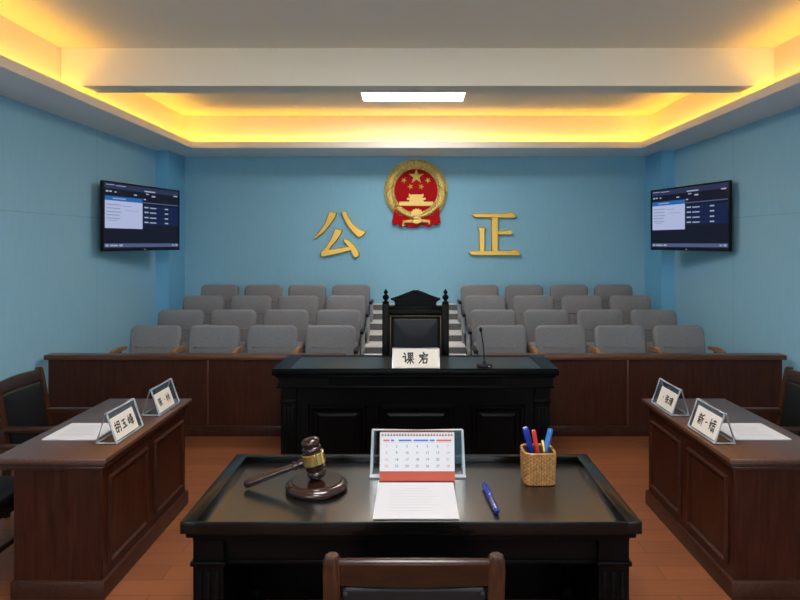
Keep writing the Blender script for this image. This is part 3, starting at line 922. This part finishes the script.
def text_mesh(body, size):
    cu = bpy.data.curves.new('digits', 'FONT'); cu.body = body; cu.size = size
    cu.align_x = 'CENTER'; cu.align_y = 'CENTER'
    o = bpy.data.objects.new('digits', cu); COL.objects.link(o)
    dg = bpy.context.evaluated_depsgraph_get()
    me = bpy.data.meshes.new_from_object(o.evaluated_get(dg))
    bpy.data.objects.remove(o); bpy.data.curves.remove(cu)
    return me

def calendar():
    t = thing('desk_calendar', 'spiral bound white desk calendar with an orange red base on the near desk', 'calendar', (.017, 3.310, DZ+.0105))
    w = .200; h = .235; ang = math.radians(10)
    Lm = Matrix.Rotation(-ang, 4, 'X')
    def tp(x, v, lift=0): return Lm @ Vector((x, -lift, v))
    def slab(u0, u1, v0, v1, l0, l1):
        bm = bmesh.new()
        vs = [bm.verts.new(tp(u, v, l)) for l in (l0, l1) for u, v in ((u0, v0), (u1, v0), (u1, v1), (u0, v1))]
        for f in ((0, 1, 2, 3), (4, 5, 6, 7), (0, 1, 5, 4), (1, 2, 6, 5), (2, 3, 7, 6), (3, 0, 4, 7)):
            bm.faces.new([vs[i] for i in f])
        return bm
    obj('base_board', slab(-w-.001, w+.001, -.010, .236, -.006, .0), M['cal_red'], t, 0, 'orange red cardboard base')
    # rear leaf of the tent
    bm = bmesh.new()
    pa = tp(0, .236, -.007)
    vs = [bm.verts.new(p) for p in ((-w, pa.y, pa.z), (w, pa.y, pa.z), (w, .028, -.0095), (-w, .028, -.0095))]
    vs2 = [bm.verts.new(v.co+Vector((0, .003, 0))) for v in vs]
    bm.faces.new(vs); bm.faces.new(vs2)
    for i in range(4): bm.faces.new((vs[i], vs[(i+1) % 4], vs2[(i+1) % 4], vs2[i]))
    obj('rear_board', bm, M['cal_red'], t, 0)
    pg = obj('page', slab(-w, w, .040, .240, .0, .005), M['paper'], t, 0)
    def strip(name, spans, v0, v1, mat):
        for a, b in spans:
            bm = bmesh.new()
            for p in [[(a, v0), (b, v0), (b, v1), (a, v1)]]:
                bm.faces.new([bm.verts.new(tp(x, v, .0056)) for x, v in p])
            obj(name, bm, mat, pg, 0)
    strip('red_heading', [(-.182, -.150), (.104, .184)], .194, .203, M['red_ink'])
    strip('blue_heading', [(-.142, -.124), (-.100, -.030), (-.020, .060), (.068, .094)], .194, .203, M['blue_ink'])
    strip('rule', [(-.182, .184)], .188, .1895, M['grey_ink'])
    for weekend in (0, 1):
        bm = bmesh.new()
        n = 0
        for r in range(4):
            for c in range(7):
                n += 1
                if n > 28 or (c in (0, 6)) != bool(weekend): continue
                me = text_mesh(str(n), .019)
                x0 = -.165+c*.055; v0 = .168-r*.034
                base = len(bm.verts)
                tmp = bmesh.new(); tmp.from_mesh(me)
                vm = {}
                for v in tmp.verts: vm[v.index] = bm.verts.new(tp(x0+v.co.x, v0+v.co.y, .0057))
                for f in tmp.faces: bm.faces.new([vm[v.index] for v in f.verts])
                tmp.free(); bpy.data.meshes.remove(me)
        obj('dates' if not weekend else 'weekend_dates', bm, M['ink'] if not weekend else M['red_ink'], pg, 0)
    bm, bk = bmesh.new(), bmesh.new()
    for i in range(25):
        x = -.186+i*.0155
        pts = []
        for k in range(13):
            a = 2*PI*k/13*1.0
            pts.append(tp(x+.0008*k/13, .236+.013*math.sin(a), .0+.012*math.cos(a)))
        add_tube(bm, pts, .0017, 6)
        add_lathe(bk, [(.0052, 0), (.0052, .0006)], 10, tp(x, .226, .0052), tp(0, 0, 1)-tp(0, 0, 0))
    obj('spiral_binding', bm, M['wire'], t, 40)
    obj('punched_holes', bk, M['ink'], pg, 0)
calendar()

ps = paper_stack(-.190, .205, 2.845, 3.272, DZ, 'white printed document lying in front of the calendar on the near desk', 'document', mat='doc_paper')

def pen(name, p0, p1, r, mat, label, clip=True, capmat=None, group=None, cat='pen'):
    p0, p1 = Vector(p0), Vector(p1)
    d = p1-p0; L = d.length
    t = thing(name, label, cat, p0, 0, group)
    lathe_obj('barrel', [(0, 0), (r*.55, .001), (r*.85, .01), (r*.92, .02), (r*.92, L*.52), (0, L*.52)], mat, t, (0, 0, 0), d, 20)
    lathe_obj('cap', [(0, L*.52), (r, L*.52+.0005), (r*1.03, L*.54), (r, L*.97), (r*.8, L*.995), (0, L)], capmat or mat, t, (0, 0, 0), d, 20)
    if clip:
        a, b = frame_for(d)
        dn = d.normalized()
        bm = bmesh.new()
        up = b if b.z >= 0 else -b
        add_tube(bm, [dn*L*.95+up*r*.9, dn*L*.94+up*r*1.35, dn*L*.68+up*r*1.3], r*.2, 6)
        obj('clip', bm, capmat or mat, t, 40)
    return t
pen('pen', (.388, 2.885, DZ+.0165), (.366, 3.215, DZ+.0165), .0155, M['navy_pen'], 'dark blue capped pen lying flat on the near desk', capmat=M['blue_pen'])

# wicker cup
def pen_cup():
    t = thing('pen_cup', 'square woven wicker pen cup on the near desk holding pens', 'pen cup', (.662, 3.315, DZ))
    hw, H, rc = .083, .172, .034
    def outline(th, grow=0.0):
        # rounded square by superellipse
        c, s = math.cos(th), math.sin(th)
        n = 5.0
        r = (abs(c)**n+abs(s)**n)**(-1/n)
        return r*c, r*s
    NS = 40; sub = 6; NR = 16; rs = 4
    bm = bmesh.new(); rings = []
    tot = NS*sub
    for i in range(NR*rs+1):
        z = .004+(H-.012)*i/(NR*rs)
        row = i//rs; f = (i % rs)/rs
        lob = math.sin(PI*f)
        sgn = 1 if row % 2 else -1
        ringv = []
        taper = .94+.06*i/(NR*rs)
        for k in range(tot):
            th = 2*PI*k/tot
            x, y = outline(th)
            g = .0046*abs(math.sin(th*20))+.0022*lob*math.sin(th*20)*sgn
            ringv.append(bm.verts.new((x*(hw*taper+g), y*(hw*taper+g), z)))
        rings.append(ringv)
    for p, q in zip(rings, rings[1:]):
        for k in range(tot):
            j = (k+1) % tot
            bm.faces.new((p[k], p[j], q[j], q[k]))
    bm.faces.new(rings[0])
    obj('woven_side', bm, M['wicker'], t, 60)
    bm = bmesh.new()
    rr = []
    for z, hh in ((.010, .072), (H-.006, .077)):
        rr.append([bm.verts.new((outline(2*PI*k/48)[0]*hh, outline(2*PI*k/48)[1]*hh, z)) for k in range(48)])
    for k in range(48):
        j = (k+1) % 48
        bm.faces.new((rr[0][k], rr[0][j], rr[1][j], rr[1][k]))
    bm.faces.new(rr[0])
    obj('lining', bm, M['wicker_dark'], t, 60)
    bm = bmesh.new()
    pts = [(outline(2*PI*k/64)[0]*.081, outline(2*PI*k/64)[1]*.081, H-.007) for k in range(65)]
    add_tube(bm, pts, .0075, 8)
    obj('rim', bm, M['wicker'], t, 60)
pen_cup()
CX, CY, CZ = .662, 3.315, DZ+.012
pen('pen', (CX+.005, CY+.045, CZ), (CX-.068, CY-.005, CZ+.272), .0165, M['blue_pen'], 'bright blue marker leaning left in the wicker cup', group='pens in the wicker cup')
pen('pen', (CX+.022, CY+.00, CZ), (CX-.030, CY-.035, CZ+.268), .0115, M['red_pen'], 'red marker in the wicker cup', group='pens in the wicker cup')
pen('pen', (CX+.045, CY-.052, CZ), (CX+.018, CY-.030, CZ+.215), .0085, M['brass'], 'short gold pen in the wicker cup', clip=False, group='pens in the wicker cup')
pen('pen', (CX+.00, CY-.02, CZ), (CX+.072, CY+.015, CZ+.262), .0150, M['sky_pen'], 'blue marker leaning right in the wicker cup', group='pens in the wicker cup')

# ------------------------------------------------------------------ televisions
def television(loc, rz, label, arm):
    t = thing('television', label, 'television', loc, rz, 'wall televisions')
    w, h = .77, .432
    bm = bmesh.new()
    add_box(bm, -w, w, .0, .035, -h, h, bev=.006)
    add_box(bm, -w+.12, w-.12, .035, .065, -h+.08, h-.10, bev=.012)
    obj('case', bm, M['black_plastic'], t, 30)
    bm = bmesh.new()
    f = .022; fb = .036
    add_box(bm, -w, -w+f, -.010, .001, -h, h, bev=.003); add_box(bm, w-f, w, -.010, .001, -h, h, bev=.003)
    add_box(bm, -w+f, w-f, -.010, .001, h-f, h, bev=.003); add_box(bm, -w+f, w-f, -.010, .001, -h, -h+fb, bev=.003)
    bz = obj('bezel', bm, M['black_plastic'], t, 30)
    obj('maker_mark', box(-.014, .014, -.0125, -.0095, -h+.012, -h+.022), M['tv_txt'], bz, 0)
    sx0, sx1, sz0, sz1 = -w+f, w-f, -h+fb, h-f
    scr = obj('screen', box(sx0, sx1, -.003, .0, sz0, sz1), M['tv_screen'], t, 0)
    SW, SH = sx1-sx0, sz1-sz0
    def quads(name, rects, mat, y):
        for u0, u1, v0, v1 in rects:
            bm = box(sx0+u0*SW, sx0+u1*SW, y, y+.0004, sz1-v1*SH, sz1-v0*SH)
            obj(name, bm, mat, scr, 0)
    quads('status_bar', [(0, 1, .0, .085)], M['tv_bar2'], -.0036)
    quads('table_row', [(.48, 1, .30, .375), (.48, 1, .385, .46), (.48, 1, .47, .54), (.48, 1, .55, .615)], M['tv_row'], -.0036)
    quads('table_heading', [(.47, 1, .245, .262)], M['tv_bar'], -.0036)
    quads('task_bar', [(0, 1, .925, .985)], M['tv_bar'], -.0036)
    quads('document_window', [(.01, .475, .215, .69)], M['tv_white'], -.0036)
    quads('window_title', [(.01, .475, .195, .265)], M['tv_blue'], -.0041)
    quads('window_text', [(.03, .20, .32, .335), (.22, .33, .335, .345), (.03, .19, .375, .39), (.03, .20, .43, .445), (.25, .42, .40, .408), (.03, .18, .48, .495), (.03, .19, .53, .545), (.05, .16, .565, .575)], M['tv_txt2'], -.0041)
    tx = []
    rng = random.Random(3)
    for v in (.32, .40, .485, .565):
        tx += [(.50, .555, v, v+.022), (.575, .665, v+.006, v+.024), (.79, .84, v+.004, v+.026)]
    tx += [(.02, .05, .115, .14), (.06, .09, .115, .137), (.12, .145, .12, .14), (.36, .40, .135, .155), (.52, .56, .10, .118), (.60, .65, .125, .15), (.49, .52, .19, .21), (.92, .98, .08, .10), (.50, .65, .055, .075), (.02, .12, .02, .03), (.14, .26, .025, .035), (.02, .05, .94, .97), (.07, .16, .945, .968), (.18, .22, .94, .97), (.90, .93, .945, .965), (.95, .98, .94, .968), (.10, .26, .222, .238)]
    quads('screen_text', tx, M['tv_txt'], -.0046)
    # wall bracket
    bm = bmesh.new()
    add_box(bm, -.16, .16, .065, .075, -.14, .14)
    add_box(bm, -.03, .03, .075, arm, -.05, .05)
    obj('wall_bracket', bm, M['dark_metal'], t, 0)
M['tv_bar2'] = emis('screen_status_strip', (0.026, 0.034, 0.085), 0.6)
a, b = Vector((-3.77, 7.5, 0)), Vector((-3.41, 9.0, 0))
television(((a.x+b.x)/2, (a.y+b.y)/2, 2.33), math.atan2(b.y-a.y, b.x-a.x), 'flat black television on the left blue wall', .29)
a, b = Vector((3.44, 9.0, 0)), Vector((3.825, 7.5, 0))
television(((a.x+b.x)/2, (a.y+b.y)/2, 2.33), math.atan2(b.y-a.y, b.x-a.x), 'flat black television on the right blue wall', .28)

# ------------------------------------------------------------------ emblem
K = 72/554*9.95/620
def emblem():
    t = thing('wall_emblem', 'round red and gold state emblem with stars and gate on the back wall', 'emblem', (.032, YB, 2+(243-190.6)*9.95/620))
    # local coordinates from the round's centre, x right, z up, -y outward
    def E(px, py): return ((px-278)*K, (275-py)*K)
    Ro, Ri = 243*K, 172*K
    bm = bmesh.new()
    prof = [(Ri-.01, .0), (Ri-.01, .055), (Ri, .062), (Ri+.012, .058), (Ri+.03, .070), ((Ri+Ro)/2, .080), (Ro-.03, .068), (Ro-.012, .054), (Ro-.004, .058), (Ro, .050), (Ro, .0)]
    seg = 96
    rings = [[bm.verts.new((r*math.sin(2*PI*i/seg), -y, r*math.cos(2*PI*i/seg))) for i in range(seg)] for r, y in prof]
    for p, q in zip(rings, rings[1:]):
        for i in range(seg):
            j = (i+1) % seg
            bm.faces.new((p[i], p[j], q[j], q[i]))
    # ears of grain laid in a herringbone round the wreath
    for k in range(60):
        for lane, rr in enumerate((Ri+.030, (Ri+Ro)/2-.006, (Ri+Ro)/2+.030, Ro-.030)):
            a = 2*PI*(k+.5*(lane % 2))/60
            if abs(((a+PI) % (2*PI))-PI) > 2.62: continue
            tgt = Vector((math.cos(a), 0, -math.sin(a)))*(1 if a < PI else -1)
            rad = Vector((math.sin(a), 0, math.cos(a)))
            ori = (-tgt+rad*(.55 if lane % 2 else -.55)).normalized()
            c = rad*rr+Vector((0, -.072, 0))
            side = ori.cross(Vector((0, 1, 0)))
            vs = []
            for u, wv, l in ((-.020, 0, 0), (-.006, .0085, 0), (.010, .006, 0), (.022, 0, 0), (.010, -.006, 0), (-.006, -.0085, 0)):
                vs.append(bm.verts.new(c+ori*u+side*wv))
            top = bm.verts.new(c+Vector((0, -.012, 0)))
            for i in range(6):
                bm.faces.new((vs[i], vs[(i+1) % 6], top))
    wr = obj('wreath', bm, M['gold_relief'], t, 40)
    bm = bmesh.new()
    for (x0, y0), (x1, y1) in (((278, 37), (278, 100)), ((40, 300), (112, 232)), ((516, 292), (444, 228)), ((102, 360), (140, 395)), ((455, 405), (420, 380))):
        p, q = E(x0, y0), E(x1, y1)
        add_tube(bm, [(p[0], -.080, p[1]), (q[0], -.078, q[1])], .011, 8)
    obj('bands', bm, M['gold_light'], wr, 40)
    bm = bmesh.new(); add_lathe(bm, [(Ri, 0), (Ri, .035), (0, .038)], 72, (0, 0, 0), (0, -1, 0))
    obj('disc', bm, M['red'], t, 40)
    def star(px, py, r, rot, name='star', mat='star_gold'):
        cx, cz = E(px, py); r *= K
        bm = bmesh.new()
        ctr = bm.verts.new((cx, -.060, cz)); vs = []
        for i in range(10):
            a = rot+PI/5*i; q = r if i % 2 == 0 else r*.40
            vs.append(bm.verts.new((cx+q*math.sin(a), -.038, cz+q*math.cos(a))))
        for i in range(10): bm.faces.new((ctr, vs[i], vs[(i+1) % 10]))
        bm.faces.new(vs)
        obj(name, bm, M[mat], t, 0)
    star(281, 165, 62, 0)
    star(185, 195, 24, .5); star(370, 195, 24, -.5); star(236, 244, 24, .9); star(318, 244, 24, -.9)
    bm = bmesh.new()
    def bx(x0, y0, x1, y1, d):
        (ax, az), (bx_, bz) = E(x0, y0), E(x1, y1)
        add_box(bm, ax, bx_, -d, -.03, bz, az, bev=.003, seg=1)
    bx(222, 305, 336, 322, .056); bx(232, 318, 326, 336, .050); bx(208, 330, 354, 346, .058); bx(226, 344, 336, 364, .050); bx(148, 360, 412, 376, .060); bx(138, 374, 428, 392, .056)
    bx(222, 298, 232, 308, .05); bx(326, 298, 336, 308, .05)
    for x in (170, 215, 262, 296, 345, 390):
        bx(x-6, 378, x+6, 392, .060)
    obj('gate', bm, M['gold_light'], t, 30)
    # lower gold wreath swag and cog
    def swag(pts, r, name, mat, d=.07, flat=1.0):
        bm = bmesh.new()
        P = [(E(x, y)[0], -d, E(x, y)[1]) for x, y in pts]
        add_tube(bm, P, [q*K for q in r], 10)
        return obj(name, bm, M[mat], t, 50)
    swag([(118, 395), (150, 420), (190, 448), (240, 470), (285, 476), (330, 468), (375, 448), (415, 420), (448, 395)], [10, 18, 20, 18, 14, 18, 20, 18, 10], 'lower_garland', 'gold_relief', .082)
    bm = bmesh.new()
    poly = []
    for i in range(33):
        a = PI-PI*i/32
        rr = 56 if (i//2) % 2 else 49
        poly.append(E(285+rr*math.cos(a), 468-rr*math.sin(a)))
    add_prism(bm, poly, -.03, -.098, .006, -.004)
    obj('cog', bm, M['gold_light'], t, 30)
    # red cloth
    def drape(poly, name, d0, d1):
        bm = bmesh.new(); add_prism(bm, [E(*p) for p in poly], d0, d1, .008, -.006)
        return obj(name, bm, M['red'], t, 30)
    drape([(112, 400), (150, 432), (200, 468), (262, 490), (240, 520), (205, 552), (188, 528), (160, 556), (138, 532), (112, 540), (92, 516), (104, 470)], 'drapery', -.0, -.072)
    drape([(456, 400), (418, 432), (368, 468), (306, 490), (330, 520), (362, 552), (380, 560), (408, 534), (432, 542), (468, 520), (458, 470)], 'drapery', -.0, -.072)
    drape([(205, 500), (360, 500), (372, 548), (320, 540), (285, 556), (245, 558), (196, 552)], 'drapery', -.0, -.064)
    for fx, fy, gx, gy in ((150, 450, 128, 530), (185, 475, 170, 540), (418, 450, 438, 530), (384, 475, 398, 540)):
        p, q = E(fx, fy), E(gx, gy)
        bm = bmesh.new(); add_tube(bm, [(p[0], -.072, p[1]), (q[0], -.070, q[1])], [.008, .016], 8)
        obj('fold', bm, M['red'], t, 40)
    swag([(178, 548), (184, 515), (235, 512), (285, 508), (340, 510), (380, 512), (380, 535)], [8, 12, 13, 14, 13, 12, 8], 'ribbon', 'gold_light', .084)
    swag([(248, 512), (262, 492), (285, 484), (308, 492), (322, 512), (300, 520), (285, 526), (268, 520), (248, 512)], [10]*9, 'knot', 'gold_light', .098)
    return t
emblem()

# ------------------------------------------------------------------ gilded wall characters
kz = .3*9.97/620
def wall_char(strokes, ox, label, name='wall_character'):
    bm = bmesh.new()
    pts_all = [p for s in strokes for p in s]
    cx = sum(p[0] for p in pts_all)/len(pts_all); cy = sum(p[1] for p in pts_all)/len(pts_all)
    for n, s in enumerate(strokes):
        poly = [((x-cx)*kz, -(y-cy)*kz) for x, y in s]
        ar = sum(poly[i][0]*poly[(i+1) % len(poly)][1]-poly[(i+1) % len(poly)][0]*poly[i][1] for i in range(len(poly)))
        if ar < 0: poly.reverse()
        add_prism(bm, poly, 0, -.040-.0012*n, .011, -.016)
    o = obj(name, bm, M['gold'], None, 25)
    o.location = ((300+cx*.3-414)*9.97/620, YB-.001, 2+(243-150-cy*.3)*9.97/620)
    tag(o, label, 'wall lettering', 'gold characters on the back wall')
gong = [
 [(98, 204), (124, 209), (118, 226), (100, 252), (76, 280), (50, 299), (45, 295), (66, 270), (84, 243)],
 [(136, 206), (156, 204), (160, 220), (176, 245), (198, 264), (222, 272), (212, 284), (198, 294), (180, 280), (160, 255), (146, 230)],
 [(118, 262), (143, 267), (136, 284), (120, 306), (102, 326), (100, 331), (150, 322), (168, 322), (172, 334), (130, 346), (92, 354), (72, 357), (68, 342), (84, 326), (104, 296)],
 [(144, 297), (160, 298), (180, 314), (195, 336), (199, 352), (187, 361), (177, 354), (166, 330), (146, 305)],
]
zheng = [
 [(571, 214), (582, 211), (690, 211), (702, 204), (722, 220), (718, 228), (585, 226), (577, 222)],
 [(637, 224), (661, 224), (660, 338), (638, 338)],
 [(658, 269), (684, 269), (694, 262), (710, 276), (706, 283), (658, 283)],
 [(591, 254), (607, 258), (621, 261), (616, 270), (616, 338), (596, 338), (597, 270)],
 [(560, 338), (572, 335), (704, 335), (716, 328), (736, 346), (731, 353), (575, 351), (566, 346)],
]
wall_char(gong, 0, 'gold character 公 left of the emblem on the back wall')
wall_char(zheng, 0, 'gold character 正 right of the emblem on the back wall')

# ------------------------------------------------------------------ world, camera, view
w = bpy.data.worlds.new('World'); scene.world = w; w.use_nodes = True
w.node_tree.nodes['Background'].inputs['Color'].default_value = (1.0, 0.985, 0.96, 1)
w.node_tree.nodes['Background'].inputs['Strength'].default_value = 4.6
cam = bpy.data.cameras.new('camera'); co = bpy.data.objects.new('camera', cam); COL.objects.link(co)
co.location = (0, 0, 2.0); co.rotation_euler = (PI/2, 0, 0)
cam.sensor_width = 36.0; cam.lens = 620/800*36
cam.shift_x = -14/800; cam.shift_y = -57/800
cam.clip_start = 0.05; cam.clip_end = 60
scene.camera = co
vs = scene.view_settings
vs.view_transform = 'Standard'; vs.look = 'None'; vs.gamma = 1.0; vs.exposure = 0.6
vs.use_curve_mapping = False
